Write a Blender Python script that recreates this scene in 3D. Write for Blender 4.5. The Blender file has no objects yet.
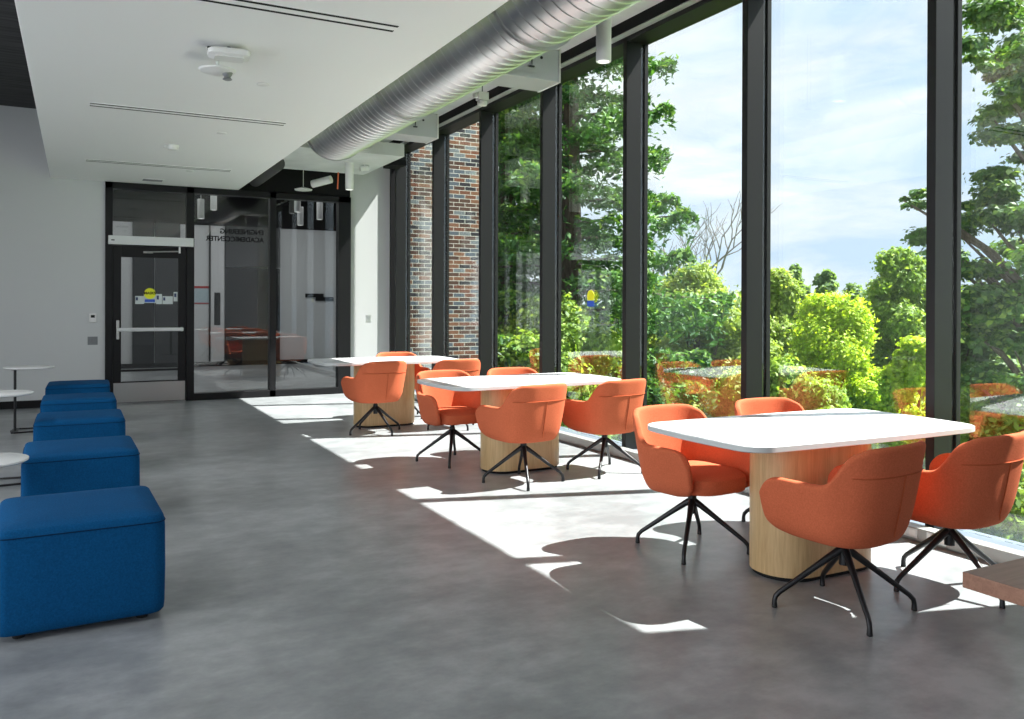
import bpy, bmesh, math, random
import numpy as np
from mathutils import Vector, Matrix
PI = math.pi
C = bpy.context.scene.collection
random.seed(7)

# ------------------------------------------------------------------ materials
def mat(name, col=(.5,.5,.5), rough=.5, metal=0., spec=.5, **k):
    m = bpy.data.materials.new(name); m.use_nodes = True
    nt = m.node_tree; b = nt.nodes['Principled BSDF']
    b.inputs['Base Color'].default_value = (*col, 1)
    b.inputs['Roughness'].default_value = rough
    b.inputs['Metallic'].default_value = metal
    b.inputs['Specular IOR Level'].default_value = spec
    for a, v in k.items(): b.inputs[a.replace('_', ' ')].default_value = v
    return m
def N(m, t, **k):
    n = m.node_tree.nodes.new(t)
    for a, v in k.items(): setattr(n, a, v)
    return n
def LK(m, a, b): m.node_tree.links.new(a, b)
def coords(m, kind='Object', scale=(1,1,1), rot=(0,0,0)):
    t = N(m, 'ShaderNodeTexCoord'); mp = N(m, 'ShaderNodeMapping')
    mp.inputs['Scale'].default_value = scale; mp.inputs['Rotation'].default_value = rot
    LK(m, t.outputs[kind], mp.inputs['Vector']); return mp.outputs['Vector']
def noise(m, vec, scale=5, detail=4, rough=.5, dist=0):
    n = N(m, 'ShaderNodeTexNoise'); n.inputs['Scale'].default_value = scale
    n.inputs['Detail'].default_value = detail; n.inputs['Roughness'].default_value = rough
    n.inputs['Distortion'].default_value = dist
    LK(m, vec, n.inputs['Vector']); return n.outputs['Fac']
def ramp(m, fac, stops):
    r = N(m, 'ShaderNodeValToRGB'); e = r.color_ramp.elements
    while len(e) > 1: e.remove(e[-1])
    e[0].position = stops[0][0]; e[0].color = (*stops[0][1], 1)
    for p, c in stops[1:]:
        q = e.new(p); q.color = (*c, 1)
    LK(m, fac, r.inputs['Fac']); return r.outputs['Color']
def bump(m, h, strength=.2, dist=.01):
    b = N(m, 'ShaderNodeBump'); b.inputs['Strength'].default_value = strength
    b.inputs['Distance'].default_value = dist
    LK(m, h, b.inputs['Height']); LK(m, b.outputs['Normal'], m.node_tree.nodes['Principled BSDF'].inputs['Normal'])
def base(m, c, inp='Base Color'): LK(m, c, m.node_tree.nodes['Principled BSDF'].inputs[inp])

M = {}
# polished concrete
m = mat('polished_concrete', rough=.3, spec=.5); v = coords(m)
n1 = noise(m, v, .8, 3, .5, 0); n2 = noise(m, coords(m, scale=(.9,1.2,1)), 4.5, 5, .68, 0)
mx = N(m, 'ShaderNodeMath', operation='ADD'); LK(m, n1, mx.inputs[0]); LK(m, n2, mx.inputs[1])
hf = N(m, 'ShaderNodeMath', operation='MULTIPLY'); LK(m, mx.outputs[0], hf.inputs[0]); hf.inputs[1].default_value = .5
base(m, ramp(m, hf.outputs[0], [(.36,(.185,.196,.203)),(.5,(.275,.288,.297)),(.64,(.40,.415,.425))]))
M['floor'] = m
m = mat('white_paint', (.90,.90,.90), .6, spec=.3); bump(m, noise(m, coords(m), 90, 2), .04, .002); M['white'] = m
m = mat('grey_wall_paint', (.60,.615,.62), .6, spec=.3); bump(m, noise(m, coords(m), 80, 2), .04, .002); M['wall'] = m
m = mat('light_wall_paint', (.60,.605,.61), .6, spec=.3); bump(m, noise(m, coords(m), 80, 2), .04, .002); M['lwall'] = m
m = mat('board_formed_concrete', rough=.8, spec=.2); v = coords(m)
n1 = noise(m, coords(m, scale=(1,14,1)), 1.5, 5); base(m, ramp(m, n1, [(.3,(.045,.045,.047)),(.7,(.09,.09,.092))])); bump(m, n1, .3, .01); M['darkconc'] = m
m = mat('ceiling_concrete', rough=.8, spec=.2); n1 = noise(m, coords(m), 2.2, 6); base(m, ramp(m, n1, [(.3,(.55,.56,.57)),(.7,(.70,.71,.72))])); M['conc'] = m
m = mat('black_anodised_aluminium', (.008,.008,.009), .4, .0, .3); M['black'] = m
m = mat('mullion_aluminium', (.010,.010,.011), .45, .0, .3); bump(m, noise(m, coords(m, scale=(40,40,.5)), 8, 2), .03, .002); M['mull'] = m
M['matblack'] = mat('matt_black_paint', (.012,.012,.013), .8, spec=.2)
m = mat('leg_black_metal', (.018,.018,.02), .35, .5, .6); M['leg'] = m
M['rubber'] = mat('black_rubber', (.01,.01,.01), .7)
m = mat('brushed_steel', (.62,.61,.60), .32, 1.); bump(m, noise(m, coords(m, scale=(2,2,60)), 10, 3), .06, .002); M['steel'] = m
M['alu'] = mat('satin_aluminium', (.72,.74,.74), .4, .6)
m = mat('galvanised_duct', rough=.34, metal=1.); v = coords(m)
n1 = noise(m, v, 2.5, 3, .5, .2); base(m, ramp(m, n1, [(.3,(.54,.54,.545)),(.7,(.64,.64,.645))]))
M['duct'] = m
m = mat('grey_curb_paint', (.36,.37,.36), .45, .2); M['curb'] = m; M['galv'] = mat('galvanised_sheet', (.56,.57,.58), .38, .55)
m = mat('sill_metal_sky_tint', (.30,.36,.44), .3, .5); M['sill'] = m  # blue in the base colour stands for reflected sky
def fabric(name, c1, c2, bs=.5, sc=420):
    m = mat(name, rough=.9, spec=.12); v = coords(m)
    n1 = noise(m, v, 140, 3, .7); n2 = noise(m, v, 3, 3)
    mm = N(m, 'ShaderNodeMath', operation='MULTIPLY_ADD'); LK(m, n2, mm.inputs[0]); mm.inputs[1].default_value = .3; LK(m, n1, mm.inputs[2])
    base(m, ramp(m, mm.outputs[0], [(.35,c1),(.95,c2)]))
    ck = N(m, 'ShaderNodeTexChecker'); ck.inputs['Scale'].default_value = sc; LK(m, v, ck.inputs['Vector'])
    bump(m, n1, bs, .002); return m
M['orange'] = fabric('orange_wool', (.47,.105,.045), (.66,.165,.078))
M['seam'] = fabric('orange_seam_thread', (.38,.08,.03), (.48,.11,.045))
M['blue'] = fabric('blue_wool', (.002,.050,.15), (.004,.10,.27))
M['blueseam'] = fabric('navy_seam', (.002,.02,.06), (.003,.03,.08))
m = mat('white_laminate', (.86,.87,.88), .22, spec=.5); M['lam'] = m
M['lamedge'] = mat('grey_laminate_edge', (.55,.57,.57), .4)
def wood(name, c1, c2, rough=.4, axis=(22,22,1.2)):
    m = mat(name, rough=rough, spec=.4); v = coords(m, scale=axis)
    n1 = noise(m, v, 2.2, 6, .6, .8); n2 = noise(m, coords(m, scale=tuple(a*4 for a in axis)), 3, 3)
    mm = N(m, 'ShaderNodeMath', operation='MULTIPLY_ADD'); LK(m, n2, mm.inputs[0]); mm.inputs[1].default_value = .35; LK(m, n1, mm.inputs[2])
    base(m, ramp(m, mm.outputs[0], [(.35,c1),(.95,c2)])); bump(m, n1, .05, .002); return m
M['oak'] = wood('light_oak_veneer', (.42,.27,.12), (.66,.47,.25))
M['walnut'] = wood('walnut_top', (.20,.095,.06), (.36,.19,.13), .35, (1.5,22,22))
# brick
m = mat('multi_tone_brick', rough=.85, spec=.2)
tc = N(m, 'ShaderNodeTexCoord'); sp = N(m, 'ShaderNodeSeparateXYZ'); cb = N(m, 'ShaderNodeCombineXYZ')
LK(m, tc.outputs['Object'], sp.inputs[0])
ad = N(m, 'ShaderNodeMath', operation='ADD'); LK(m, sp.outputs['X'], ad.inputs[0]); LK(m, sp.outputs['Y'], ad.inputs[1])
LK(m, ad.outputs[0], cb.inputs['X']); LK(m, sp.outputs['Z'], cb.inputs['Y'])
bt = N(m, 'ShaderNodeTexBrick'); bt.inputs['Scale'].default_value = 1
bt.inputs['Brick Width'].default_value = .203; bt.inputs['Row Height'].default_value = .0677
bt.inputs['Mortar Size'].default_value = .0055; bt.inputs['Color1'].default_value = (0,0,0,1); bt.inputs['Color2'].default_value = (1,1,1,1)
bt.inputs['Mortar'].default_value = (.5,.5,.5,1); bt.inputs['Bias'].default_value = 0
LK(m, cb.outputs[0], bt.inputs['Vector'])
bc = ramp(m, bt.outputs['Color'], [(0,(.085,.045,.035)),(.2,(.035,.033,.04)),(.36,(.17,.07,.045)),(.5,(.10,.055,.042)),(.64,(.10,.12,.15)),(.8,(.21,.10,.06)),(.92,(.17,.19,.21))])
bc.node.color_ramp.interpolation = 'CONSTANT'
mixm = N(m, 'ShaderNodeMix', data_type='RGBA'); LK(m, bt.outputs['Fac'], mixm.inputs['Factor']); LK(m, bc, mixm.inputs['A']); mixm.inputs['B'].default_value = (.55,.54,.50,1)
base(m, mixm.outputs['Result']); iv = N(m, 'ShaderNodeMath', operation='SUBTRACT'); iv.inputs[0].default_value = 1; LK(m, bt.outputs['Fac'], iv.inputs[1]); bump(m, iv.outputs[0], .5, .006)
M['brick'] = m
def glass(name, f0, power=4.5, tint=(.97,.99,.98), rough=0.0):
    m = bpy.data.materials.new(name); m.use_nodes = True; nt = m.node_tree; nt.nodes.clear()
    o = N(m, 'ShaderNodeOutputMaterial'); t = N(m, 'ShaderNodeBsdfTransparent'); g = N(m, 'ShaderNodeBsdfGlossy')
    t.inputs['Color'].default_value = (*tint, 1); g.inputs['Roughness'].default_value = rough
    lw = N(m, 'ShaderNodeLayerWeight'); lw.inputs['Blend'].default_value = .5
    p = N(m, 'ShaderNodeMath', operation='POWER'); LK(m, lw.outputs['Facing'], p.inputs[0]); p.inputs[1].default_value = power
    a = N(m, 'ShaderNodeMath', operation='MULTIPLY_ADD'); LK(m, p.outputs[0], a.inputs[0]); a.inputs[1].default_value = 1 - f0; a.inputs[2].default_value = f0
    x = N(m, 'ShaderNodeMixShader'); LK(m, a.outputs[0], x.inputs[0]); LK(m, t.outputs[0], x.inputs[1]); LK(m, g.outputs[0], x.inputs[2])
    LK(m, x.outputs[0], o.inputs['Surface']); return m
M['glass'] = glass('window_glass', .13)
M['sglass'] = glass('storefront_glass', .065, 5, (.90,.92,.92))
def leafmat(name, stops, trans=.45):
    m = bpy.data.materials.new(name); m.use_nodes = True; nt = m.node_tree; nt.nodes.clear()
    o = N(m, 'ShaderNodeOutputMaterial'); d = N(m, 'ShaderNodeBsdfPrincipled'); t = N(m, 'ShaderNodeBsdfTranslucent')
    d.inputs['Roughness'].default_value = .55; d.inputs['Specular IOR Level'].default_value = .35
    at = N(m, 'ShaderNodeAttribute', attribute_name='tone'); col = ramp(m, at.outputs['Fac'], stops)
    LK(m, col, d.inputs['Base Color'])
    mu = N(m, 'ShaderNodeMix', data_type='RGBA', blend_type='MULTIPLY'); mu.inputs['Factor'].default_value = 1
    LK(m, col, mu.inputs['A']); mu.inputs['B'].default_value = (1.3,1.25,.5,1); LK(m, mu.outputs['Result'], t.inputs['Color'])
    x = N(m, 'ShaderNodeMixShader'); x.inputs[0].default_value = trans
    LK(m, d.outputs[0], x.inputs[1]); LK(m, t.outputs[0], x.inputs[2]); LK(m, x.outputs[0], o.inputs['Surface']); return m
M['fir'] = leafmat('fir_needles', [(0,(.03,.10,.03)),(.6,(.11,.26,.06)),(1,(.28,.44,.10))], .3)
M['green'] = leafmat('mid_green_leaves', [(0,(.10,.20,.04)),(.6,(.25,.40,.075)),(1,(.42,.54,.12))])
M['olive'] = leafmat('soft_green_leaves', [(0,(.16,.25,.05)),(.6,(.32,.44,.10)),(1,(.46,.54,.16))])
M['lime'] = leafmat('lime_leaves', [(0,(.26,.42,.03)),(.6,(.46,.62,.05)),(1,(.62,.72,.09))])
M['maple'] = leafmat('maple_leaves', [(0,(.03,.09,.03)),(.6,(.09,.20,.05)),(1,(.30,.42,.09))], .4)
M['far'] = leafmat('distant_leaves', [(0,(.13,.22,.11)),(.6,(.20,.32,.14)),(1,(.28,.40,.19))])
m = mat('bark', rough=.9, spec=.1); base(m, ramp(m, noise(m, coords(m, scale=(6,6,1)), 3, 5), [(.3,(.06,.045,.035)),(.7,(.16,.13,.11))])); M['bark'] = m
M['greybark'] = mat('bare_grey_branch', (.22,.20,.19), .9)
m = mat('meadow_grass', rough=.95, spec=.1); base(m, ramp(m, noise(m, coords(m), 1.2, 6), [(.3,(.05,.10,.02)),(.7,(.14,.22,.05))])); M['grass'] = m
M['plastic'] = mat('white_plastic', (.78,.78,.77), .4)
M['greyplastic'] = mat('grey_plate', (.25,.26,.27), .4, .4)
M['yellow'] = mat('yellow_sticker', (.80,.82,.02), .5)
M['bluest'] = mat('blue_sticker', (.03,.10,.55), .5)
M['paper'] = mat('paper_notice', (.60,.66,.66), .7)
M['navy'] = mat('navy_print', (.02,.04,.12), .6)
M['red'] = mat('red_print', (.40,.05,.05), .6)
M['orangewire'] = mat('orange_tape', (.75,.16,.06), .5)
M['lamp'] = mat('lamp_lens', (.8,.8,.8), .5)
M['lamp'].node_tree.nodes['Principled BSDF'].inputs['Emission Color'].default_value = (1,.97,.93,1)
M['lamp'].node_tree.nodes['Principled BSDF'].inputs['Emission Strength'].default_value = 1

# ------------------------------------------------------------------ builders
def link(name, me, m, parent=None, smooth=False, loc=None):
    o = bpy.data.objects.new(name, me); C.objects.link(o)
    if m is not None: me.materials.append(m)
    if smooth:
        for p in me.polygons: p.use_smooth = True
    if parent is not None: o.parent = parent
    if loc: o.location = loc
    return o
def mesh(name, V, F, m, parent=None, smooth=False, loc=None):
    me = bpy.data.meshes.new(name); me.from_pydata([tuple(v) for v in V], [], F); me.update()
    bm = bmesh.new(); bm.from_mesh(me); bmesh.ops.recalc_face_normals(bm, faces=bm.faces); bm.to_mesh(me); bm.free()
    return link(name, me, m, parent, smooth, loc)
class MB:
    def __init__(s): s.V = []; s.F = []
    def box(s, x0, x1, y0, y1, z0, z1):
        n = len(s.V); s.V += [(x,y,z) for z in (z0,z1) for y in (y0,y1) for x in (x0,x1)]
        s.F += [tuple(n+i for i in f) for f in ((0,2,3,1),(4,5,7,6),(0,1,5,4),(2,6,7,3),(0,4,6,2),(1,3,7,5))]; return s
    def tube(s, pts, rad, seg=12, cap=True):
        pts = [Vector(p) for p in pts]; n0 = len(s.V)
        if not hasattr(rad, '__len__'): rad = [rad]*len(pts)
        up = None
        for i, p in enumerate(pts):
            d = (pts[min(i+1,len(pts)-1)] - pts[max(i-1,0)]).normalized()
            if up is None: up = Vector((0,0,1)) if abs(d.z) < .9 else Vector((1,0,0))
            a = d.cross(up).normalized(); b = a.cross(d).normalized(); up = b
            for k in range(seg):
                t = 2*PI*k/seg; s.V.append(tuple(p + (a*math.cos(t) + b*math.sin(t))*rad[i]))
        for i in range(len(pts)-1):
            for k in range(seg):
                q = n0+i*seg; s.F.append((q+k, q+(k+1)%seg, q+seg+(k+1)%seg, q+seg+k))
        if cap:
            s.F.append(tuple(n0+k for k in range(seg))[::-1]); q = n0+(len(pts)-1)*seg; s.F.append(tuple(q+k for k in range(seg)))
        return s
    def lathe(s, prof, c=(0,0,0), seg=32):
        n0 = len(s.V)
        for r, z in prof:
            for k in range(seg):
                t = 2*PI*k/seg; s.V.append((c[0]+r*math.cos(t), c[1]+r*math.sin(t), c[2]+z))
        for i in range(len(prof)-1):
            for k in range(seg):
                q = n0+i*seg; s.F.append((q+k, q+(k+1)%seg, q+seg+(k+1)%seg, q+seg+k))
        s.F.append(tuple(n0+k for k in range(seg))[::-1]); q = n0+(len(prof)-1)*seg; s.F.append(tuple(q+k for k in range(seg)))
        return s
    def rings(s, rings, cap=True):
        n0 = len(s.V); k_ = len(rings[0])
        for r in rings: s.V += [tuple(p) for p in r]
        for i in range(len(rings)-1):
            for k in range(k_):
                q = n0+i*k_; s.F.append((q+k, q+(k+1)%k_, q+k_+(k+1)%k_, q+k_+k))
        if cap: s.F.append(tuple(n0+k for k in range(k_))[::-1]); q = n0+(len(rings)-1)*k_; s.F.append(tuple(q+k for k in range(k_)))
        return s
    def build(s, name, m, parent=None, smooth=False, bevel=0, loc=None, seg=2):
        o = mesh(name, s.V, s.F, m, parent, smooth or bevel > 0, loc)
        if bevel:
            b = o.modifiers.new('bevel', 'BEVEL'); b.width = bevel; b.segments = seg; b.limit_method = 'ANGLE'; b.angle_limit = math.radians(40)
            w = o.modifiers.new('wn', 'WEIGHTED_NORMAL'); w.keep_sharp = True
        elif smooth:
            auto(o)
        return o
def auto(o, ang=40):
    me = o.data; a = math.radians(ang)
    bm = bmesh.new(); bm.from_mesh(me)
    for e in bm.edges:
        if len(e.link_faces) == 2 and e.calc_face_angle(0) > a: e.smooth = False
    bm.to_mesh(me); bm.free()
def B(*a): return MB().box(*a)
def tag(o, label=None, cat=None, group=None, kind=None):
    if label: o['label'] = label
    if cat: o['category'] = cat
    if group: o['group'] = group
    if kind: o['kind'] = kind
    return o
def S(o, label=None, cat=None): return tag(o, label, cat, None, 'structure')
def thing(name, label, cat, loc=(0,0,0), rz=0, group=None):
    o = bpy.data.objects.new(name, None); C.objects.link(o); o.location = loc; o.rotation_euler = (0,0,rz); o.empty_display_size = .1
    return tag(o, label, cat, group)
def copy_tree(o, parent=None):
    c = o.copy(); C.objects.link(c)
    if parent is not None: c.parent = parent
    for ch in list(o.children): copy_tree(ch, c)
    return c
def superell(a, b, n, z, cx=0, cy=0, seg=64):
    out = []
    for k in range(seg):
        t = 2*PI*k/seg; c, s_ = math.cos(t), math.sin(t)
        out.append((cx+a*math.copysign(abs(c)**(2/n), c), cy+b*math.copysign(abs(s_)**(2/n), s_), z))
    return out
def rrect(a, b, r, z, cx=0, cy=0, q=8, bow=0.):
    out = []
    for i, (sx, sy) in enumerate(((1,1),(-1,1),(-1,-1),(1,-1))):
        for k in range(q+1):
            t = PI/2*(i + k/q); x = sx*(a-r) + r*math.cos(t); y = sy*(b-r) + r*math.sin(t)
            out.append((cx+x, cy+y, z))
        if bow:
            nx = ((-1,1),(-1,-1),(1,-1),(1,1))[i]
            x0, y0 = sx*(a-r), sy*(b-r)
            x1, y1 = nx[0]*(a-r), nx[1]*(b-r)
            for k in range(1, 6):
                f = k/6; h = bow*math.sin(PI*f)
                if i == 0: out.append((cx+x0+(x1-x0)*f, cy+b+h, z))
                elif i == 1: out.append((cx-a-h, cy+y0+(y1-y0)*f, z))
                elif i == 2: out.append((cx+x0+(x1-x0)*f, cy-b-h, z))
                else: out.append((cx+a+h, cy+y0+(y1-y0)*f, z))
    return out
def text(body, size, name, m, parent, loc, rot, ext=.001, mirror=False, align='CENTER', sx=1):
    cu = bpy.data.curves.new(name, 'FONT'); cu.body = body; cu.size = size; cu.extrude = ext; cu.offset = size*.03; cu.align_x = align; cu.align_y = 'CENTER'
    tmp = bpy.data.objects.new('tmp', cu); C.objects.link(tmp)
    bpy.context.view_layer.update()
    me = bpy.data.meshes.new_from_object(tmp.evaluated_get(bpy.context.evaluated_depsgraph_get()))
    bpy.data.objects.remove(tmp)
    M4 = Matrix.Translation(loc) @ Matrix.Rotation(rot[2], 4, 'Z') @ Matrix.Rotation(rot[0], 4, 'X') @ Matrix.Diagonal(((-1 if mirror else 1)*sx,1,1,1))
    me.transform(M4); me.name = name
    return link(name, me, m, parent)

# ------------------------------------------------------------------ room shell
YB = 12.466; XG = 4.57; HC = 3.90; ZS = 3.0126
S(B(-4.5, 4.62, -5.0, 20.0, -.3, 0).build('floor', M['floor']), 'polished grey concrete floor of the lounge', 'floor')
S(B(-4.5, -.30, -5, YB, HC, HC+.25).build('ceiling_left', M['darkconc']), 'dark board marked concrete ceiling left of the white soffit', 'ceiling')
S(B(-.30, 4.62, -5, YB+.15, HC, HC+.25).build('ceiling', M['conc']), 'pale concrete ceiling above the duct by the windows', 'ceiling')
S(B(-.30, 2.078, -5, YB, ZS, ZS+.35).build('ceiling_soffit', M['white'], bevel=.004), 'dropped white ceiling slab over the middle of the room', 'ceiling')
S(B(1.9, 3.72, 10.05, 11.75, 3.26, 3.42).build('ceiling_panel', M['conc']), 'small grey dropped ceiling panel beyond the end of the duct', 'ceiling')
S(B(-4.5, .348, YB, YB+.15, 0, HC).build('wall_back', M['wall']), 'light grey wall left of the black door frame', 'wall')
S(B(3.74, 4.66, 12.555, 12.70, 0, HC).build('wall_pier', M['lwall']), 'pale wall between the glass partition and the first window', 'wall')
S(B(.348, 3.74, YB+.02, YB+.14, ZS+.01, HC).build('wall_bulkhead', M['matblack']), 'black bulkhead above the glass partition', 'wall')
S(MB().box(-4.65,-4.5,-5,YB+.15,0,.5).box(-4.65,-4.5,-5,YB+.15,3.3,HC+.25).box(-4.65,-4.5,7.3,YB+.15,.5,3.3).box(-4.65,-4.5,-5,-4.7,.5,3.3).build('wall_left', M['lwall']), 'pale left side wall with a long opening added for fill light', 'wall')  # unseen side wall; its long opening is added to let fill light in
mb = MB()
for k in range(9): mb.box(-4.64,-4.52,-4.7+k*1.5-.03,-4.7+k*1.5+.03,.5,3.3)
S(mb.build('trim_21', M['mull']), 'dark mullions added in the long left fill light opening', 'mullion')  # added mullions dressing the unseen fill light opening
S(B(-4.5, -.62+.97, YB-.014, YB, 0, .10).build('baseboard_back', M['matblack']), 'black skirting board along the grey back wall', 'baseboard')
# near solid end of window side
S(B(4.33, 4.63, -5.0, 2.03, 0, HC).build('wall_right', M['lwall']), 'solid wall before the first window pane', 'wall')
# window wall
Y0 = 3.1416; DY = 1.524
ys = [Y0 + DY*i for i in range(-1, 7)]
for i, y in enumerate(ys):
    mb = MB(); w = .029
    mb.box(4.405, XG-.005, y-w, y+w, .045, 3.80); mb.box(XG+.035, XG+.075, y-w, y+w, .0, 3.80)
    mb.box(XG-.005, XG+.035, y-.012, y+.012, .045, 3.80)
    S(mb.build('trim_%d' % (i+1), M['mull'], bevel=.003), 'dark metal window mullion, number %s from the near end' % ['one','two','three','four','five','six','seven','eight'][i], 'mullion')
    yn = ys[i+1] if i < 7 else YB
    if i < 7 or True:
        S(B(XG, XG+.022, y+.013, (yn-.013) if i < 7 else 12.494, .055, 3.765).build('window_%d' % (i+1), M['glass']), 'tall glass pane of the window wall', 'window')
S(B(4.405, XG+.075, 1.60, YB, 3.752, HC).build('trim_9', M['mull'], bevel=.003), 'dark metal head frame over the windows', 'window frame')
S(B(4.325, 4.400, 1.60, YB, 3.805, HC).build('trim_10', M['matblack']), 'black shade pocket along the top of the windows', 'shade pocket')
S(B(4.335, 4.400, 1.62, YB, 3.790, 3.803).build('trim_11', M['alu']), 'thin silver rail under the shade pocket', 'rail')
cb_ = MB().box(4.30, 4.39, 1.60, YB, .012, .082).box(4.315,4.39,1.60,YB,0,.012)
S(cb_.build('trim_12', M['curb'], bevel=.003), 'low grey metal curb along the foot of the windows', 'curb')
S(B(4.39, XG+.075, 1.60, YB, 0, .052).build('trim_13', M['sill']), 'metal sill behind the curb, reflected sky painted in blue grey', 'sill')
S(B(4.405,4.645,12.495,12.554,0,3.75).build('trim_22', M['mull']), 'dark jamb between the last pane and the pale wall', 'window frame')
S(B(-4.5, 4.33, -5.15, -5.0, 0, HC).build('wall_rear', M['wall']), 'grey wall at the near end behind the camera', 'wall')
# outlets on the curb
for k, yy in enumerate((3.02, 3.20)):
    t = thing('outlet_plate', 'grey power outlet plate on the window curb, %s of the pair' % ('nearer' if k == 0 else 'farther'), 'outlet', (4.299, yy, .048), 0, 'outlets on the curb')
    B(-.004, .001, -.06, .06, -.026, .026).build('plate', M['alu'], t, bevel=.001)
    for s in (-1, 1):
        MB().box(-.007, -.003, s*.03-.02, s*.03+.02, -.018, .018).build('socket', M['plastic'], t, bevel=.001)
# ---- partition / door
fy0, fy1 = YB-.03, YB+.12
mb = MB()
for x0, x1 in ((.348,.44),(1.375,1.478),(2.522,2.612),(3.548,3.74)): mb.box(x0, x1, fy0, fy1, 0, ZS-.002)
mb.box(.348, 3.74, fy0, fy1, 2.925, ZS-.002); mb.box(1.478, 3.548, fy0, fy1, 0, .098); mb.box(.44, 1.375, fy0+.03, fy1, 2.16, 2.27)
S(mb.build('trim_14', M['black'], bevel=.003), 'black metal frame of the door and glass partition', 'partition frame')
S(B(1.478, 2.522, YB+.035, YB+.05, .098, 2.925).build('window_9', M['sglass']), 'left glass pane of the partition beside the door', 'window')
S(B(2.612, 3.548, YB+.035, YB+.05, .098, 2.925).build('window_10', M['sglass']), 'right glass pane of the partition', 'window')
S(B(.44, 1.375, YB+.035, YB+.05, 2.27, 2.925).build('window_11', M['sglass']), 'glass transom over the black door', 'window')
dr = bpy.data.objects.new('door_1', None); C.objects.link(dr); dr.location = (.44, YB, 0); S(dr, 'black framed glass door with a push bar and steel kick plate', 'door')
mb = MB(); dw = .932
mb.box(.002, .105, -.01, .045, .012, 2.155); mb.box(dw-.105, dw, -.01, .045, .012, 2.155); mb.box(.105, dw-.105, -.01, .045, 2.0, 2.155)
mb.box(.105, dw-.105, -.01, .045, .012, .30); mb.box(.105, dw-.105, -.005, .04, .435, .462)
mb.build('door_leaf', M['black'], dr, bevel=.003)
B(.105, dw-.105, .012, .022, .30, 2.0).build('door_glass', M['sglass'], dr)
B(.012, dw-.012, -.016, -.010, .018, .285).build('kick_plate', M['steel'], dr, bevel=.001)
pb = MB().box(.06, dw-.04, -.085, -.045, .985, 1.035).build('push_bar', M['alu'], dr, bevel=.008)
MB().box(.045, .08, -.06, -.010, .88, 1.14).build('bracket', M['steel'], pb, bevel=.006); B(dw-.075, dw-.045, -.05, -.010, .98, 1.04).build('bracket', M['steel'], pb, bevel=.004)
cl = B(-.055, dw+.09, -.075, -.031, 2.165, 2.285).build('door_operator', M['alu'], dr, bevel=.004)
B(-.02, .02, -.078, -.074, 2.215, 2.23).build('indicator', M['black'], cl)
MB().tube([(.42,-.045,2.075),(.84,-.055,2.095)], .009, 8).tube([(.84,-.055,2.16),(.84,-.055,2.07)], .016, 10).box(.38,.50,-.04,-.010,2.06,2.085).build('closer_arm', M['steel'], dr, True)
# notices on door
def panel(name, label, cat, x0, x1, z0, z1, m, y=YB-.003, d=.002, group=None, parent=None):
    o = B(x0, x1, y-d, y, z0, z1).build(name, m, parent)
    if parent is None: tag(o, label, cat, group)
    return o
yg = YB+.0118
st = thing('round_sticker', 'round yellow sticker over a blue strip on the door glass', 'sticker', (.905, yg, 1.45))
MB().rings([[(.075*math.cos(2*PI*k/32), y, .055+.075*math.sin(2*PI*k/32)) for k in range(32)] for y in (-.004,-.002)]).build('disc', M['yellow'], st)
B(-.077, .077, -.002, 0, -.075, .045).build('backing', M['paper'], st); B(-.065, .065, -.004, -.002, -.062, -.025).build('blue_strip', M['bluest'], st)
text('MASKS', .05, 'lettering', M['matblack'], st, (0,-.0045,.06), (PI/2,0,0), .0005)
for x0, x1, z0, z1, l in ((.72,.832,1.36,1.47,'small pale notice taped left of the yellow door sticker'),(.985,1.06,1.36,1.50,'narrow pale notice just right of the yellow door sticker'),(1.068,1.20,1.36,1.47,'wide pale notice on the right of the door glass'),(1.21,1.262,1.40,1.53,'upright pale notice at the right edge of the door glass')):
    t = thing('paper_notice', l, 'notice', (x0, yg, z0), 0, 'notices on the door glass'); B(0, x1-x0, -.002, 0, 0, z1-z0).build('sheet', M['paper'], t)
    B(.008, .035, -.003, -.002, (z1-z0)*.45, (z1-z0)*.85).build('print', M['navy'], t)
# lettering applied to partition glass (reads from the other side)
lt = thing('glass_lettering', 'black lettering on the partition glass read from the other side', 'lettering', (2.445, YB+.033, 2.40))
text('ENGINEERING', .098, 'text_line', M['matblack'], lt, (0,0,.01), (PI/2,0,0), .0008, True, 'LEFT', .98)
text('ACADEMIC', .098, 'text_line', M['matblack'], lt, (0,0,-.10), (PI/2,0,0), .0008, True, 'LEFT', .95)
text('CENTER', .098, 'text_line', M['matblack'], lt, (-.47,0,-.10), (PI/2,0,0), .0008, True, 'LEFT', .92)
# small wall devices
t = thing('thermostat', 'white thermostat with a dark screen left of the door', 'thermostat', (.20, YB, 1.17)); B(-.045, .045, -.022, .002, -.06, .06).build('case', M['plastic'], t, bevel=.006); B(-.022, .025, -.024, -.0215, .005, .04).build('screen', M['matblack'], t)
t = thing('switch_plate', 'grey metal switch plate under the thermostat', 'switch', (.20, YB, .865)); B(-.06, .06, -.008, 0, -.055, .055).build('plate', M['greyplastic'], t, bevel=.002)
for s in (-1, 0, 1): B(s*.035-.012, s*.035+.012, -.014, -.008, -.03, .03).build('rocker', M['greyplastic'], t, bevel=.002)
t = thing('wall_switch', 'small white switch low on the sunlit pale wall', 'switch', (4.03, YB, 1.14)); B(-.04, .04, -.008, 0, -.06, .06).build('plate', M['plastic'], t, bevel=.002); B(-.017, .017, -.013, -.008, -.033, .033).build('rocker', M['plastic'], t, bevel=.002)

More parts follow.
